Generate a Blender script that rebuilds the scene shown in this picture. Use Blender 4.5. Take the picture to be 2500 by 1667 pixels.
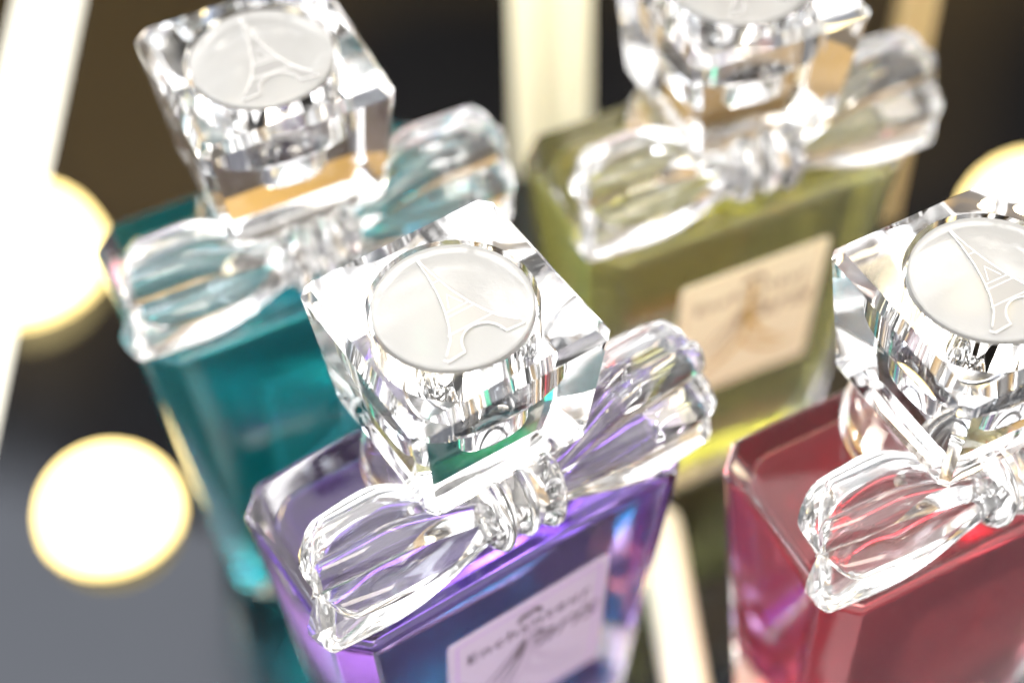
import bpy, bmesh, math, random
from mathutils import Vector, Matrix
random.seed(7)
S = 0.01                      # everything below is written in centimetres
scn = bpy.context.scene
for o_ in list(bpy.data.objects):
    bpy.data.objects.remove(o_, do_unlink=True)
COL = scn.collection

# ------------------------------------------------------------------ camera
cam = bpy.data.cameras.new('camera')
camo = bpy.data.objects.new('camera', cam); COL.objects.link(camo)
C = Vector((-7.3659, -13.0923, 29.2959))
yaw, pitch, roll = 0.56152, 0.88086, -0.03822
fw = Vector((math.sin(yaw)*math.cos(pitch), math.cos(yaw)*math.cos(pitch), -math.sin(pitch)))
rr = Vector((math.cos(yaw), -math.sin(yaw), 0)); uu = rr.cross(fw)
r2 = rr*math.cos(roll) + uu*math.sin(roll); u2 = -rr*math.sin(roll) + uu*math.cos(roll)
M = Matrix((r2, u2, -fw)).transposed().to_4x4(); M.translation = C*S
camo.matrix_world = M
cam.sensor_width = 36; cam.lens = 36*4372.5/2500
cam.clip_start = 0.005; cam.clip_end = 20
cam.dof.use_dof = True; cam.dof.focus_distance = 0.2335; cam.dof.aperture_fstop = 7.2
cam.dof.aperture_blades = 0
scn.camera = camo

# ------------------------------------------------------------------ world and lamps
w = bpy.data.worlds.new('World'); scn.world = w; w.use_nodes = True
bg = w.node_tree.nodes['Background']
bg.inputs[0].default_value = (1.0, 0.98, 0.96, 1); bg.inputs[1].default_value = 1.15

def area(name, loc, target, sx, sy, power, col):
    l = bpy.data.lights.new(name, 'AREA'); l.shape = 'RECTANGLE'; l.size = sx*S; l.size_y = sy*S
    l.energy = power; l.color = col
    o = bpy.data.objects.new(name, l); COL.objects.link(o)
    o.location = Vector(loc)*S
    o.rotation_euler = (Vector(target)-Vector(loc)).to_track_quat('-Z', 'Y').to_euler()
    return o
def bulb_lamp(name, loc, rad, power, col):
    l = bpy.data.lights.new(name, 'POINT'); l.shadow_soft_size = rad*S; l.energy = power; l.color = col
    o = bpy.data.objects.new(name, l); COL.objects.link(o); o.location = Vector(loc)*S
    return o
area('fill_panel', (-60, 40, 150), (3, 2, 6), 90, 60, 8, (0.86, 0.93, 1.0))  # added soft cool fill from above, no fixture known
area('fill_panel', (-40, -90, 150), (3, 2, 6), 90, 60, 12, (1.0, 0.90, 0.76))  # added warm front fill from behind the camera, unseen
WARM = (1.0, 0.86, 0.58)
WN = Vector((math.sin(yaw), math.cos(yaw), 0)); WT = Vector((WN.y, -WN.x, 0))
def wallp(a, b, z): p = WN*b+WT*a; return (p.x, p.y, z)
# unseen bulbs added for glints, three aimed at highlights on the cap discs
for lp in ((9.8, 19.5, 38), (23.4, 11.2, 38), (10.6, 33.0, 38), (-13.5, 30.0, 38), (42.0, -6.0, 38)):
    bulb_lamp('highlight_bulb', lp, 1.5, 0.12, WARM)

# ------------------------------------------------------------------ render settings
scn.view_settings.view_transform = 'Standard'; scn.view_settings.look = 'None'
scn.view_settings.exposure = 1.3; scn.view_settings.gamma = 1.0
scn.view_settings.use_curve_mapping = False
cy = scn.cycles
cy.max_bounces = 12; cy.transmission_bounces = 12; cy.glossy_bounces = 6; cy.diffuse_bounces = 2
cy.transparent_max_bounces = 12; cy.caustics_reflective = True; cy.caustics_refractive = True
cy.sample_clamp_indirect = 6.0; cy.blur_glossy = 0.5
cy.use_adaptive_sampling = True; cy.adaptive_threshold = 0.05
cy.use_denoising = True
try: cy.denoiser = 'OPENIMAGEDENOISE'
except Exception: pass

# ------------------------------------------------------------------ materials
def mat(name):
    m = bpy.data.materials.new(name); m.use_nodes = True
    nt = m.node_tree; nt.nodes.clear()
    out = nt.nodes.new('ShaderNodeOutputMaterial')
    return m, nt, out
def principled(name, col, rough=0.4, metal=0.0, trans=0.0, ior=1.45, emit=None, es=0.0, bump=0, bscale=40, cvar=0):
    m, nt, out = mat(name)
    p = nt.nodes.new('ShaderNodeBsdfPrincipled')
    p.inputs['Base Color'].default_value = (*col, 1); p.inputs['Roughness'].default_value = rough
    p.inputs['Metallic'].default_value = metal; p.inputs['Transmission Weight'].default_value = trans
    p.inputs['IOR'].default_value = ior
    if emit: p.inputs['Emission Color'].default_value = (*emit, 1); p.inputs['Emission Strength'].default_value = es
    nt.links.new(p.outputs[0], out.inputs[0])
    if bump or cvar:
        tc = nt.nodes.new('ShaderNodeTexCoord'); nz = nt.nodes.new('ShaderNodeTexNoise')
        nz.inputs['Scale'].default_value = bscale; nz.inputs['Detail'].default_value = 4
        nt.links.new(tc.outputs['Object'], nz.inputs['Vector'])
        if bump:
            b = nt.nodes.new('ShaderNodeBump'); b.inputs['Strength'].default_value = bump; b.inputs['Distance'].default_value = 0.0005
            nt.links.new(nz.outputs[0], b.inputs['Height']); nt.links.new(b.outputs[0], p.inputs['Normal'])
        if cvar:
            r = nt.nodes.new('ShaderNodeValToRGB')
            r.color_ramp.elements[0].position = 0.3; r.color_ramp.elements[1].position = 0.7
            r.color_ramp.elements[0].color = (*[c*(1-cvar) for c in col], 1)
            r.color_ramp.elements[1].color = (*[min(1, c*(1+cvar)) for c in col], 1)
            nt.links.new(nz.outputs[0], r.inputs[0]); nt.links.new(r.outputs[0], p.inputs['Base Color'])
    return m
def glass(name, ior=1.49, rough=0.0, col=(1, 1, 1), bump=0.0, bscale=60):
    m, nt, out = mat(name)
    g = nt.nodes.new('ShaderNodeBsdfGlass')
    g.inputs['Color'].default_value = (*col, 1); g.inputs['Roughness'].default_value = rough; g.inputs['IOR'].default_value = ior
    nt.links.new(g.outputs[0], out.inputs['Surface'])
    if bump:
        tc = nt.nodes.new('ShaderNodeTexCoord'); nz = nt.nodes.new('ShaderNodeTexNoise')
        nz.inputs['Scale'].default_value = bscale; nz.inputs['Detail'].default_value = 1
        nt.links.new(tc.outputs['Object'], nz.inputs['Vector'])
        b = nt.nodes.new('ShaderNodeBump'); b.inputs['Strength'].default_value = bump; b.inputs['Distance'].default_value = 0.001
        nt.links.new(nz.outputs[0], b.inputs['Height']); nt.links.new(b.outputs[0], g.inputs['Normal'])
    return m, nt, out, g
def crystal(name, ior, cloud, bump=0.0, bscale=60):
    """clear acrylic: with a trace of cloudiness"""
    m, nt, out = mat(name)
    a2 = nt.nodes.new('ShaderNodeBsdfGlass'); a2.inputs['Color'].default_value = (1, 1, 1, 1)
    a2.inputs['Roughness'].default_value = 0.0; a2.inputs['IOR'].default_value = ior; gs = [a2]
    tr = nt.nodes.new('ShaderNodeBsdfTranslucent'); df = nt.nodes.new('ShaderNodeBsdfDiffuse')
    for q in (tr, df): q.inputs['Color'].default_value = (.95, .95, .96, 1)
    m1 = nt.nodes.new('ShaderNodeMixShader'); m1.inputs[0].default_value = .5
    nt.links.new(tr.outputs[0], m1.inputs[1]); nt.links.new(df.outputs[0], m1.inputs[2])
    m2 = nt.nodes.new('ShaderNodeMixShader'); m2.inputs[0].default_value = cloud
    nt.links.new(a2.outputs[0], m2.inputs[1]); nt.links.new(m1.outputs[0], m2.inputs[2])
    nt.links.new(m2.outputs[0], out.inputs['Surface'])
    if bump:
        tc = nt.nodes.new('ShaderNodeTexCoord'); nz = nt.nodes.new('ShaderNodeTexNoise')
        nz.inputs['Scale'].default_value = bscale; nz.inputs['Detail'].default_value = 1
        nt.links.new(tc.outputs['Object'], nz.inputs['Vector'])
        b = nt.nodes.new('ShaderNodeBump'); b.inputs['Strength'].default_value = bump; b.inputs['Distance'].default_value = 0.001
        nt.links.new(nz.outputs[0], b.inputs['Height'])
        for g in gs: nt.links.new(b.outputs[0], g.inputs['Normal'])
    return m
def liquid(name, T, d_cm, haze, hx=0.85):
    """perfume: refracting against the thick glass, colour by absorption over the depth, slightly cloudy"""
    m, nt, out, g = glass(name, ior=1.36/1.5)
    sig = [-math.log(max(t, 1e-3))/(d_cm*S) for t in T]; k = max(sig)
    va = nt.nodes.new('ShaderNodeVolumeAbsorption')
    va.inputs['Color'].default_value = (*[1-s/k for s in sig], 1); va.inputs['Density'].default_value = k
    nt.links.new(va.outputs[0], out.inputs['Volume'])
    if haze:
        tr = nt.nodes.new('ShaderNodeBsdfTranslucent'); df = nt.nodes.new('ShaderNodeBsdfDiffuse')
        hc = [max(t, .02)**hx for t in T]
        for q in (tr, df): q.inputs['Color'].default_value = (*hc, 1)
        m1 = nt.nodes.new('ShaderNodeMixShader'); m1.inputs[0].default_value = 0.5
        nt.links.new(tr.outputs[0], m1.inputs[1]); nt.links.new(df.outputs[0], m1.inputs[2])
        m2 = nt.nodes.new('ShaderNodeMixShader'); m2.inputs[0].default_value = haze
        nt.links.new(g.outputs[0], m2.inputs[1]); nt.links.new(m1.outputs[0], m2.inputs[2])
        nt.links.new(m2.outputs[0], out.inputs['Surface'])
    return m
GLASS = glass('clear_glass', 1.50, bump=0.02, bscale=90)[0]
CRYSTAL = glass('clear_cap_acrylic', 1.47)[0]
BOWGLASS = crystal('moulded_bow_acrylic', 1.47, .025, bump=0.03, bscale=110)
FROST = principled('frosted_disc', (0.46, 0.46, 0.455), 0.28, trans=0.62, ior=1.45, bump=0.05, bscale=2500)
RELIEF = principled('polished_relief', (0.42, 0.415, 0.41), 0.22, trans=0.6, ior=1.45)
RELIEFW = principled('polished_relief_rim', (0.66, 0.66, 0.65), 0.12, trans=0.25, ior=1.45)
PUMPW = principled('pump_white_plastic', (0.9, 0.9, 0.9), 0.3)
SILVER = principled('pump_silver', (0.82, 0.82, 0.84), 0.12, metal=1.0)
INK = principled('label_dark_ink', (0.035, 0.02, 0.03), 0.5)
GOLD = principled('label_gold_ink', (0.72, 0.48, 0.12), 0.35, metal=0.4)
MIRROR = principled('smoked_mirror', (0.060, 0.065, 0.076), 0.06, metal=1.0, cvar=0.06, bscale=9)
WALLOFF = (0.151, 0.138, 0.0)  # shifts the painted glow patches along the wall
WALL = principled('wood_panel_painted_glow', (0.34, 0.20, 0.06), 0.45, cvar=0.85, bscale=6)
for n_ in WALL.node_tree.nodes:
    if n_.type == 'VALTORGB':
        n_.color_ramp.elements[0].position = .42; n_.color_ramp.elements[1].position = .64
        n_.color_ramp.elements[0].color = (.012, .006, .002, 1); n_.color_ramp.elements[1].color = (.46, .28, .075, 1)  # gold patches are pools of lamp glow painted into the dark wood
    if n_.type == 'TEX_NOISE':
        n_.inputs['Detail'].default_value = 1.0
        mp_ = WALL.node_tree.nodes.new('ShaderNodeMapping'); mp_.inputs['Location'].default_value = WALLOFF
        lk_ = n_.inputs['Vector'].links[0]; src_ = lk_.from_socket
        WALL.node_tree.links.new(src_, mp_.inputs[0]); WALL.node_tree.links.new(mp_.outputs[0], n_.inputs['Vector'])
nt_ = MIRROR.node_tree; pb_ = [n for n in nt_.nodes if n.type == 'BSDF_PRINCIPLED'][0]
sm_ = nt_.nodes.new('ShaderNodeTexNoise'); sm_.inputs['Scale'].default_value = 22; sm_.inputs['Detail'].default_value = 6      # wiping smears
mr_ = nt_.nodes.new('ShaderNodeMapRange'); mr_.inputs[1].default_value = .45; mr_.inputs[2].default_value = .7; mr_.inputs[3].default_value = .04; mr_.inputs[4].default_value = .22
nt_.links.new(sm_.outputs[0], mr_.inputs[0]); nt_.links.new(mr_.outputs[0], pb_.inputs['Roughness'])
CREAM = principled('cream_lacquer', (0.94, 0.87, 0.66), 0.3, cvar=0.03, bscale=30)
BRASS = principled('brass_lacquer', (0.50, 0.37, 0.18), 0.4, metal=0.2)
def emitter(name, col, st):
    m, nt, out = mat(name)
    e = nt.nodes.new('ShaderNodeEmission'); e.inputs[0].default_value = (*col, 1); e.inputs[1].default_value = st
    nt.links.new(e.outputs[0], out.inputs[0]); return m
GLOBE = emitter('bulb_stand_in_glow', (1.0, 0.86, 0.52), 4.5)
SHELL, nt_, out_ = mat('bulb_stand_in_frosted_shell')
t_ = nt_.nodes.new('ShaderNodeBsdfTranslucent'); t_.inputs[0].default_value = (1.0, .87, .56, 1)
p_ = nt_.nodes.new('ShaderNodeBsdfTransparent'); p_.inputs[0].default_value = (1.0, .93, .74, 1)
x_ = nt_.nodes.new('ShaderNodeMixShader'); x_.inputs[0].default_value = .40
nt_.links.new(t_.outputs[0], x_.inputs[1]); nt_.links.new(p_.outputs[0], x_.inputs[2]); nt_.links.new(x_.outputs[0], out_.inputs[0])
TUBE = emitter('lit_tube', (1.0, 0.95, 0.80), 1.1)

# ------------------------------------------------------------------ mesh helpers
def mesh_from(verts, faces, name, angle=30, smooth=True):
    me = bpy.data.meshes.new(name)
    me.from_pydata([Vector(v)*S for v in verts], [], faces)
    bm = bmesh.new(); bm.from_mesh(me)
    bmesh.ops.recalc_face_normals(bm, faces=bm.faces); bm.to_mesh(me); bm.free()
    if smooth:
        me.shade_smooth(); me.set_sharp_from_angle(angle=math.radians(angle))
    return me
def bevelled(me, width, seg, angle=20):
    bm = bmesh.new(); bm.from_mesh(me)
    ed = [e for e in bm.edges if len(e.link_faces) == 2 and e.calc_face_angle() > math.radians(angle)]
    bmesh.ops.bevel(bm, geom=ed, offset=width*S, segments=seg, profile=0.5, affect='EDGES', clamp_overlap=True)
    bmesh.ops.recalc_face_normals(bm, faces=bm.faces)
    bm.to_mesh(me); bm.free(); me.shade_smooth(); me.set_sharp_from_angle(angle=math.radians(50))
    return me
def loft(rings, name, cap0=True, cap1=True, angle=30):
    """closed rings of equal length; cap0/cap1: True = ngon, (x,y,z) = fan to that point, None = open"""
    V, F = [], []
    n = len(rings[0])
    for r in rings: V += [tuple(p) for p in r]
    for i in range(len(rings)-1):
        for j in range(n):
            a, b = i*n+j, i*n+(j+1) % n
            F.append((a, b, b+n, a+n))
    for cp, base in ((cap0, 0), (cap1, (len(rings)-1)*n)):
        if cp is True: F.append(tuple(range(base, base+n)))
        elif cp is not None:
            V.append(cp); c = len(V)-1
            for j in range(n): F.append((base+j, base+(j+1) % n, c))
    return mesh_from(V, F, name, angle)
def circle(r, z, n=48, cx=0, cy_=0):
    return [(cx+r*math.cos(2*math.pi*i/n), cy_+r*math.sin(2*math.pi*i/n), z) for i in range(n)]
def lathe(prof, name, n=48, cx=0, cy_=0, angle=35):
    return loft([circle(r, z, n, cx, cy_) for r, z in prof], name, True, True, angle)
def obj(name, me, m, parent=None):
    o = bpy.data.objects.new(name, me); COL.objects.link(o)
    if m is not None:
        if not me.materials: me.materials.append(None)
        o.material_slots[0].link = 'OBJECT'; o.material_slots[0].material = m
    if parent: o.parent = parent
    return o
def tag(o, label=None, cat=None, group=None, kind=None):
    if label: o['label'] = label
    if cat: o['category'] = cat
    if group: o['group'] = group
    if kind: o['kind'] = kind
    return o
def tube(path, rad, name, n=8):
    """round tube along a polyline (cm)"""
    pts = [Vector(p) for p in path]; rings = []
    for i, p in enumerate(pts):
        t = (pts[min(i+1, len(pts)-1)]-pts[max(i-1, 0)]).normalized()
        ref = Vector((0, 0, 1)) if abs(t.z) < 0.9 else Vector((1, 0, 0))
        a = t.cross(ref).normalized(); b = t.cross(a)
        R = rad(i/(len(pts)-1)) if callable(rad) else rad
        rings.append([p + a*R*math.cos(2*math.pi*k/n) + b*R*math.sin(2*math.pi*k/n) for k in range(n)])
    return loft(rings, name, True, True, 60)
def prism(poly, z0, z1, name, xf=lambda x, y, z: (x, y, z), angle=30):
    n = len(poly)
    V = [xf(x, y, z0) for x, y in poly]+[xf(x, y, z1) for x, y in poly]
    F = [tuple(range(n))[::-1], tuple(range(n, 2*n))]+[(i, (i+1) % n, n+(i+1) % n, n+i) for i in range(n)]
    return mesh_from(V, F, name, angle)

# ------------------------------------------------------------------ setting
V = [wallp(a, b, 0) for a, b in ((-75, -60), (75, -60), (75, 24), (-75, 24))]
tag(obj('table', mesh_from(V+[(x, y, -0.6) for x, y, z in V], [(0, 1, 2, 3), (4, 7, 6, 5), (0, 4, 5, 1), (1, 5, 6, 2), (2, 6, 7, 3), (3, 7, 4, 0)], 'table', smooth=False), MIRROR), kind='structure')
wp = [(-75, -.6), (75, -.6), (75, 46), (18, 46), (-36, 14), (-75, 14)]       # unseen panel, top edge sloped to slant its reflection in the table
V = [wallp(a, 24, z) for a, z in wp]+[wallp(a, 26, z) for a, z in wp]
tag(obj('unseen_back_panel', mesh_from(V, [(0, 1, 2, 3, 4, 5), (11, 10, 9, 8, 7, 6)]+[(i, (i+1) % 6, 6+(i+1) % 6, 6+i) for i in range(6)], 'wall', smooth=False), WALL), kind='structure')

# ------------------------------------------------------------------ lamps and posts in view
def half_globe(loc, r, label):  # stands in for a mirrored bulb; the table reflection completes the globe
    def dome(q):
        return loft([circle(q*math.cos(math.pi/2*i/12.5), q*math.sin(math.pi/2*i/12.5)+.004, 48) for i in range(13)], 'dome', True, (0, 0, q+.004))
    root = bpy.data.objects.new('mirrored_bulb_stand_in', None); COL.objects.link(root); root.location = Vector(loc)*S
    tag(root, label, 'lamp', 'half globes standing in for bulbs mirrored in the top')
    obj('bulb_stand_in_core', dome(r*.78), GLOBE, root); obj('bulb_stand_in_frosted_globe', dome(r), SHELL, root)
    return root
half_globe((-2.12, 15.41, 0), 1.92, 'upper left glowing warm white half globe standing in for a mirrored bulb beside the lit tube')
half_globe((-3.47, 8.21, 0), 1.46, 'lower left glowing warm white half globe standing in for a mirrored bulb near the teal bottle base')
half_globe((16.79, 3.42, 0), 1.72, 'glowing yellowish half globe standing in for a mirrored bulb at right edge behind the cap of the rose bottle')
def half_rod(name, a, b, r, m, label, cat):
    a, b = Vector(a), Vector(b); t = (b-a).normalized(); n_ = Vector((-t.y, t.x, 0)); rings = []
    L = (b-a).length; st = [(0, .05), (.25, .6), (.6, .9), (1.0, 1.0)]
    sts = [(s*r, k) for s, k in st]+[(L-s*r, k) for s, k in reversed(st)]
    for s, k in sts:
        c = a+t*s
        rings.append([tuple(c+n_*(r*k*math.cos(math.pi*i/20))+Vector((0, 0, r*k*math.sin(math.pi*i/20)+.004))) for i in range(21)])
    return tag(obj(name, loft(rings, name, True, True, 60), m), label, cat)
half_rod('tube_lamp', (3.2, 25.1, 0), (-6.3, 10.1, 0), 0.74, TUBE, 'blown out white tube lamp lying at upper left edge', 'lamp')
half_rod('cream_rod', (5.45, 2.25, 0), (2.6, -3.0, 0), 0.44, CREAM, 'cream rod lying between the purple and rose bottles', 'rod')
def post(name, x, y, hw, h, m, rot, label):
    g = hw*.18; d = hw*.30
    prof = [(-hw, -hw), (-g*2, -hw), (-g, -hw+d), (g, -hw+d), (g*2, -hw), (hw, -hw), (hw, hw), (-hw, hw)]
    me = prism(prof, 0.004, h, name)
    o = obj(name, bevelled(me, hw*.06, 2), m); o.location = Vector((x, y, 0))*S; o.rotation_euler = (0, 0, rot)
    return tag(o, label, 'post')
post('frame_post', 9.5, 11.7, 0.86, 16, CREAM, -yaw, 'broad cream grooved post standing behind the yellow bottle')
post('frame_post', 14.3, 5.8, 0.34, 16, BRASS, -yaw, 'narrow gold post behind the right bow loop of the yellow bottle')

# ------------------------------------------------------------------ bottle dimensions (cm)
W2, D2, HB, TAP = 2.99, 1.6781, 8.1235, 0.0733
ZC = HB+3.5971                 # widest ring of the cap
def octo(hx, hy, ch, z):
    return [(hx, -hy+ch, z), (hx, hy-ch, z), (hx-ch, hy, z), (-hx+ch, hy, z), (-hx, hy-ch, z), (-hx, -hy+ch, z), (-hx+ch, -hy, z), (hx-ch, -hy, z)]
def body_ring(z, inset=0.0, ch=0.42):
    q = TAP*(HB-z)+inset
    return octo(W2-q, D2-q, ch, z)
ME = {}
ME['body'] = bevelled(loft([body_ring(0.0, .06, .34), body_ring(0.1), body_ring(HB-.12), body_ring(HB, .08, .40)], 'body'), 0.045, 2, 15)
def liq_mesh(): return bevelled(loft([body_ring(0.75, .34, .30), body_ring(HB-.50, .30, .34), body_ring(HB-.26, .44, .34)], 'liquid'), 0.14, 4, 15)

# cap: chamfered square frustum with a round recess on top and a round socket below
def sqring(a, ch, z, nl=14, nc=4):
    o = octo(a, a, ch, z); pts = []
    for i in range(8):
        p, q = Vector(o[i]), Vector(o[(i+1) % 8]); k = nl if i % 2 == 0 else nc
        for j in range(k): pts.append(tuple(p.lerp(q, j/k)))
    return pts
def matchcircle(r, z, ref):
    return [(r*math.cos(math.atan2(y, x)), r*math.sin(math.atan2(y, x)), z) for x, y, _ in ref]
ref = sqring(1.5, .13, 0)
RECD, RDISC, INS = 0.20, 1.12, 0.95
ZT = ZC+0.17
ZK = 10.20                     # floor of the round well under the disc
capr = [matchcircle(.50, ZK, ref), matchcircle(.53, ZK+.04, ref), matchcircle(.53, ZT-INS, ref), matchcircle(RDISC+.015, ZT-INS, ref), matchcircle(RDISC+.015, ZT, ref), sqring(1.385, .12, ZT), sqring(1.5, .13, ZC),
        sqring(1.275, .11, 9.62), sqring(1.25, .11, 9.55), sqring(1.03, .09, 9.20), matchcircle(.80, 9.19, ref)]
ME['cap'] = loft(capr, 'cap', (0, 0, ZK), (0, 0, 9.19), angle=18)
ME['plug'] = lathe([(RDISC-.02, ZT-INS+.012), (RDISC-.005, ZT-INS+.03), (RDISC-.005, ZT-RECD-.03), (RDISC-.02, ZT-RECD-.008)], 'plug', 72)
ME['disc'] = lathe([(RDISC-.09, ZT-RECD+.012), (RDISC-.06, ZT-RECD+.04), (RDISC-.06, ZT-.01), (RDISC-.08, ZT+.012), (RDISC-.13, ZT+.018)], 'disc', 72)
# tower relief on the disc
def tower_half():
    # right outline from apex to foot, (x, y) on the disc
    return [(.9*x_, .95*y_) for x_, y_ in ((0.012, .94), (.02, .80), (.035, .62), (.06, .45), (.095, .25), (.14, .08), (.20, -.12), (.29, -.34), (.41, -.55), (.60, -.74))]
rh = tower_half()
arch = [(.30, -.77)]+[(.30*math.cos(t), -.77+.30*math.sin(t)) for t in [math.pi*i/14 for i in range(1, 14)]]+[(-.30, -.77)]
poly = rh+[(.58, -.80)]+arch+[(-.58, -.80)]+[(-x, y) for x, y in reversed(rh)]
ZE = ZT+.018
ME['relief'] = prism(poly, ZE+.002, ZE+.035, 'relief', angle=40)
rim = [[(x, y, ZE+.035) for x, y in rh], [(-x, y, ZE+.035) for x, y in rh],
       [(.60, -.74, ZE+.035), (.57, -.80, ZE+.035), (.31, -.78, ZE+.035)]+[(x, y, ZE+.035) for x, y in arch[1:-1]]+[(-.31, -.78, ZE+.035), (-.57, -.80, ZE+.035), (-.60, -.74, ZE+.035)]]
bars = [[(-.19, -.10, ZE+.035), (.19, -.10, ZE+.035)], [(-.23, -.18, ZE+.035), (.23, -.18, ZE+.035)], [(-.36, -.44, ZE+.035), (.36, -.44, ZE+.035)],
        [(-.07, .42, ZE+.035), (.07, .42, ZE+.035)], [(-.10, -.06, ZE+.035), (0, .16, ZE+.035), (.10, -.06, ZE+.035)]]
ME['rims'] = [tube(p, .010, 'rim') for p in rim]
ME['bars'] = [tube(p, .007, 'bar') for p in bars]
# pump and collar
ME['collar'] = lathe([(.90, 8.14), (1.14, 8.14), (1.30, 8.22), (1.38, 8.40), (1.36, 8.62), (1.26, 8.84), (1.10, 9.02), (.96, 9.10), (.90, 9.13)], 'collar', 64, 0, .26)
ME['pump'] = lathe([(.50, 8.14), (.50, 9.08), (.44, 9.15)], 'pump', 40)
ME['ferrule'] = lathe([(.72, 8.90), (.76, 8.94), (.76, 9.12), (.72, 9.17), (.52, 9.17), (.52, 8.90)], 'ferrule', 40)

# bow: each loop is one full rounded petal with four shallow flutes, cut in facets at the end
MD = Vector((0, -.62, -.785)); ND = Vector((0, -.785, .62))      # the loop opens from back top to front bottom
def bow_loop(sx):
    ns = 30
    ends, slope = ([3.04, 2.72, 2.92, 2.58], [-.44, .30, -.26, -.44]) if sx < 0 else ([3.12, 3.24, 3.34, 3.10], [.10, .12, .06, -.50])
    big = 1.0 if sx < 0 else 1.12
    prof = []                                                    # angle, groove 0..1, rib index, place in the rib
    for k in range(4):
        for j in range(16): u = (j+.5)/16; prof.append((-16+53*(k+u), (1-math.sin(math.pi*u))**1.08, k, u))
    for j in range(16): u = (j+.5)/16; prof.append((196+148*u, 0.0, 3-3*u, .5))
    rings = []
    for i in range(ns+1):
        s = i/ns
        e = math.sin(min(1, s/.66)*math.pi/2)**1.35
        t = max(0, (s-.66)/.34)
        a = (.36+.56*e-.03*t**1.6)*(1+(big-1)*e)
        b = .42+.26*e-.20*t**1.7
        c0 = Vector((0, -1.22+.27*e, 8.98-.03*e+(.12*e if sx > 0 else 0)))
        dp = .08+.28*e
        ring = []
        for deg, g, k, u in prof:
            ph = math.radians(deg)
            if deg > 196:
                lo = min(2, int(k)); xe = ends[lo]+(ends[lo+1]-ends[lo])*(k-lo)-.05
            else: xe = ends[k]+slope[k]*(u-.5)
            v = MD*(a*math.cos(ph))+ND*(b*math.sin(ph))
            v = v-v.normalized()*min(dp*g, v.length*.6)
            p = c0+v
            ring.append((sx*(.40+(xe-.40)*s), p.y, max(p.z, 8.15)))
        rings.append(ring)
    last = rings[-1]; cc = Vector((0, 0, 0))
    for p in last: cc += Vector(p)/len(last)
    for k_, dx in ((.90, .07), (.70, .12), (.40, .15)):
        rings.append([tuple(cc.lerp(Vector(p), k_)+Vector((sx*dx, 0, 0))) for p in last])
    return loft(rings, 'bow_loop', True, (cc.x+sx*.16, cc.y, cc.z), angle=34)
ME['loops'] = [bow_loop(-1), bow_loop(1)]
def knot_mesh(x0, x1, ry, rz, tilt):
    rings = []; n = 40
    for i in range(13):
        t = i/12; x = x0+(x1-x0)*t
        k = math.sin(math.pi*(.07+.86*t))**.55
        rings.append([(x+tilt*math.sin(2*math.pi*j/n), -1.20+ry*k*math.cos(2*math.pi*j/n), 8.98+rz*k*math.sin(2*math.pi*j/n)) for j in range(n)])
    return loft(rings, 'knot_fold', True, True, 50)
ME['folds'] = [knot_mesh(-.56, -.13, .60, .66, .05), knot_mesh(-.12, .24, .58, .64, .05), knot_mesh(.25, .66, .64, .70, .07)]

# label on the sloping front face: (lx, h below shoulder, lift) -> bottle space
def lab(lx, h, off): return (lx, -D2+TAP*h-off, HB-h)
LW, LT, LB = 1.42, 1.26, 4.66
def rrect(hw, t, b, r):
    pts = []
    for cx, cz, a0 in ((hw-r, t+r, -90), (hw-r, b-r, 0), (-hw+r, b-r, 90), (-hw+r, t+r, 180)):
        for i in range(5):
            an = math.radians(a0+90*i/4); pts.append((cx+r*math.cos(an), cz+r*math.sin(an)))
    return pts
ME['label'] = prism(rrect(LW, LT, LB, .08), .006, .035, 'label', xf=lambda x, y, z: lab(x, y, z))
def frame_line(hw, t, b, wd, name):
    o = rrect(hw, t, b, .06); i_ = rrect(hw-wd, t+wd, b-wd, .05); n = len(o)
    V = [lab(x, y, .0375) for x, y in o]+[lab(x, y, .0375) for x, y in i_]
    return mesh_from(V, [(k, (k+1) % n, n+(k+1) % n, n+k) for k in range(n)], name, smooth=False)
ME['line'] = frame_line(LW-.14, LT+.14, LB-.14, .022, 'border_line')
def text_mesh(body, size, cx, h, spacing=1.0, shear=0.0, bold=0.0, lift=.038):
    cu = bpy.data.curves.new('txt', 'FONT'); cu.body = body; cu.size = size; cu.align_x = 'CENTER'
    cu.space_character = spacing; cu.shear = shear; cu.offset = bold
    o = bpy.data.objects.new('txt', cu); COL.objects.link(o)
    dg = bpy.context.evaluated_depsgraph_get()
    me = bpy.data.meshes.new_from_object(o.evaluated_get(dg)); bpy.data.objects.remove(o, do_unlink=True)
    for v in me.vertices: v.co = Vector(lab(cx+v.co.x, h-v.co.y, lift))*S
    me.materials.clear(); return me
ME['word1'] = text_mesh('Enchanteur', .40, 0, LT+.88, 1.22, 0, .006)
ME['word2'] = text_mesh('Paris', .78, .46, LT+1.62, 1.0, .45, .002)
def stroke(pts, w0, w1, name, lift=.0385):
    """flat brush stroke on the label"""
    V, n = [], len(pts)
    for i, (x, y) in enumerate(pts):
        xa, ya = pts[max(i-1, 0)]; xb, yb = pts[min(i+1, n-1)]
        tx, ty = xb-xa, yb-ya; L = math.hypot(tx, ty) or 1
        wd = (w0+(w1-w0)*i/(n-1))*(.35+.65*math.sin(math.pi*(.1+.8*i/(n-1))))
        V += [lab(x-ty/L*wd, y+tx/L*wd, lift), lab(x+ty/L*wd, y-tx/L*wd, lift)]
    return mesh_from(V, [(2*i, 2*i+1, 2*i+3, 2*i+2) for i in range(n-1)], name, smooth=False)
def bez(p0, p1, p2, n=14):
    return [((1-t)**2*p0[0]+2*t*(1-t)*p1[0]+t*t*p2[0], (1-t)**2*p0[1]+2*t*(1-t)*p1[1]+t*t*p2[1]) for t in [i/n for i in range(n+1)]]
EM = LT+.40
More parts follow.
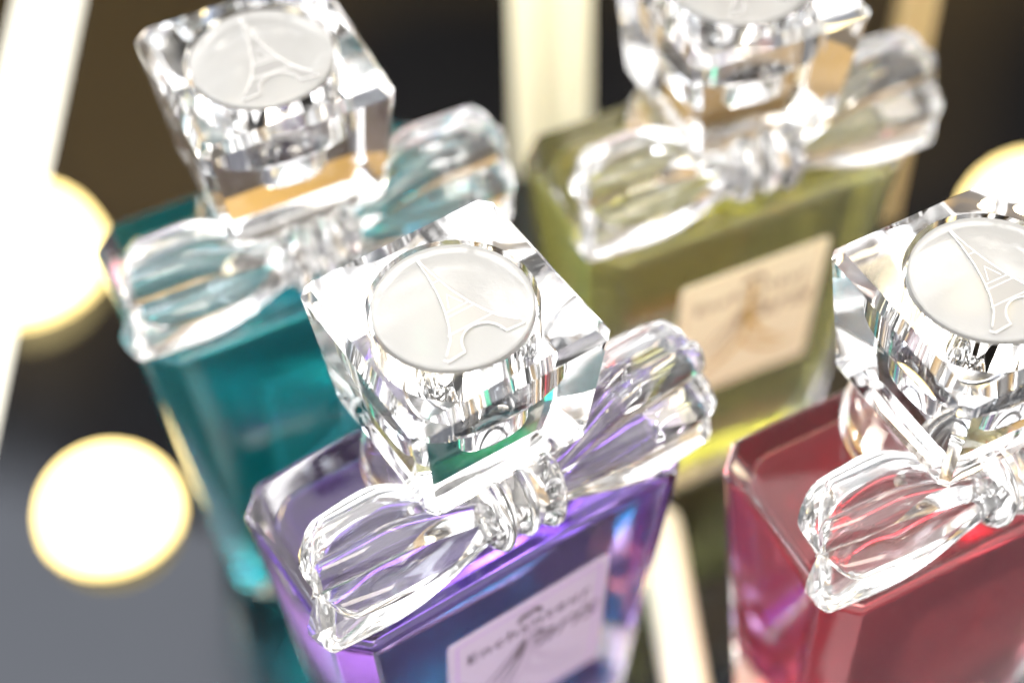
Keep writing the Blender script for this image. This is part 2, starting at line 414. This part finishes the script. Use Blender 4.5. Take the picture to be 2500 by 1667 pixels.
dark = [bez((-.02, EM), (.16, EM-.12), (.20, EM+.12)), bez((.02, EM+.02), (-.14, EM-.10), (-.20, EM+.12)),
        bez((.0, EM+.6), (-.10, EM+1.3), (-.55, EM+2.2)), bez((-.04, EM+.7), (-.25, EM+1.3), (-.80, EM+2.0)),
        bez((-.10, EM+.75), (-.40, EM+1.25), (-1.0, EM+1.8)), bez((.02, EM+.62), (.08, EM+.8), (.06, EM+1.0))]
gold = [bez((.0, EM+.1), (.03, EM+1.0), (-.02, EM+1.9)), bez((.05, EM+.9), (.1, EM+1.7), (.75, EM+2.1)), bez((-.05, EM+1.6), (-.4, EM+2.3), (-1.0, EM+2.35)),
        bez((.0, EM+1.8), (.5, EM+2.5), (1.05, EM+2.2))]
ME['dark'] = [stroke(p, .07 if i < 2 else .028, .05 if i < 2 else .02, 'stroke') for i, p in enumerate(dark)]
ME['gold'] = [stroke(p, .06, .05, 'stroke', .0395) for p in gold]

# ------------------------------------------------------------------ bottles
def bottle(x, y, a, lq, lab_m, line_m, label, dark_m=INK, gold_m=GOLD, cap_off=(0, 0, 0)):
    root = bpy.data.objects.new('perfume_bottle', None); COL.objects.link(root)
    root.location = (x*S, y*S, 0.004*S); root.rotation_euler = (0, 0, a)
    tag(root, label, 'perfume bottle', 'perfume bottles on the mirror top')
    b = obj('body', ME['body'], GLASS, root); obj('liquid', ME['liq'] if 'liq' in ME else ME.setdefault('liq', liq_mesh()), lq, b)
    obj('collar', ME['collar'], CRYSTAL, root)
    p = obj('pump', ME['pump'], SILVER, root); obj('ferrule', ME['ferrule'], SILVER, p)
    bw = obj('bow', ME['folds'][1], BOWGLASS, root)
    for m in ME['loops']: obj('bow_loop', m, BOWGLASS, bw)
    obj('knot_fold', ME['folds'][0], BOWGLASS, bw); obj('knot_fold', ME['folds'][2], BOWGLASS, bw)
    c = obj('cap', ME['cap'], CRYSTAL, root); c.location = Vector(cap_off)*S; c.rotation_euler = (0, 0, random.uniform(-.02, .02)); c['label'] = 'clear square cap with frosted disc and tower relief'
    obj('frosted_disc', ME['disc'], FROST, c); obj('plug', ME['plug'], CRYSTAL, c); obj('tower_relief', ME['relief'], RELIEF, c)
    for m in ME['rims']: obj('relief_rim', m, RELIEFW, c)
    for m in ME['bars']: obj('relief_bar', m, RELIEFW, c)
    l = obj('label_plate', ME['label'], lab_m, root); obj('border_line', ME['line'], line_m, l)
    obj('lettering', ME['word1'], dark_m, l); obj('lettering', ME['word2'], dark_m, l)
    for m in ME['dark']: obj('emblem_stroke', m, dark_m, l)
    for m in ME['gold']: obj('emblem_stroke', m, gold_m, l)
    return root
def paper(name, col, tr=0.35, clear=0.0):
    m, nt, out = mat(name)
    d = nt.nodes.new('ShaderNodeBsdfPrincipled'); d.inputs['Base Color'].default_value = (*col, 1); d.inputs['Roughness'].default_value = .45
    t = nt.nodes.new('ShaderNodeBsdfTranslucent'); t.inputs[0].default_value = (*col, 1)
    mx = nt.nodes.new('ShaderNodeMixShader'); mx.inputs[0].default_value = tr
    nt.links.new(d.outputs[0], mx.inputs[1]); nt.links.new(t.outputs[0], mx.inputs[2])
    last = mx
    if clear:
        tp = nt.nodes.new('ShaderNodeBsdfTransparent'); m2 = nt.nodes.new('ShaderNodeMixShader'); m2.inputs[0].default_value = clear
        nt.links.new(mx.outputs[0], m2.inputs[1]); nt.links.new(tp.outputs[0], m2.inputs[2]); last = m2
    nt.links.new(last.outputs[0], out.inputs[0]); return m
LQ = {'P': liquid('violet_perfume', (.64, .45, .97), 3, .05), 'T': liquid('teal_perfume', (.02, .88, .95), 3, .06),
      'R': liquid('rose_perfume', (.97, .32, .38), 3, .09), 'Y': liquid('yellow_perfume', (.994, .975, .40), 3, .10, .5)}
bottle(0, 0, 0, LQ['P'], paper('lilac_label', (.60, .51, .63), clear=.35), principled('violet_line', (.30, .12, .45), .5), 'violet perfume bottle with clear bow and square cap, in front at the centre',
       INK, principled('grey_violet_ink', (.30, .24, .33), .5))
bottle(.2813, 5.6157, -.1172, LQ['T'], paper('teal_label', (.04, .34, .36), clear=.88), principled('teal_line', (.01, .22, .24), .5), 'teal perfume bottle with clear bow and square cap, behind at the left',
       principled('teal_ink', (.0, .10, .11), .5), principled('teal_swirl', (.05, .34, .36), .5))
bottle(5.9306, -3.5841, -.1038, LQ['R'], paper('rose_label', (.72, .20, .22), clear=.97), paper('rose_line', (.4, .1, .1), clear=.85), 'rose red perfume bottle with clear bow, cut off by the right edge',
       paper('rose_ink', (.25, .05, .06), clear=.7), paper('rose_pale_ink', (.45, .10, .11), clear=.85))
bottle(7.0707, 3.2143, -.1653, LQ['Y'], paper('cream_label', (.96, .90, .66)), principled('gold_line', (.72, .52, .26), .5), 'pale yellow perfume bottle with cream label, behind at the right',
       principled('brown_ink', (.22, .14, .06), .5), GOLD, (.12, -.05, -.16))
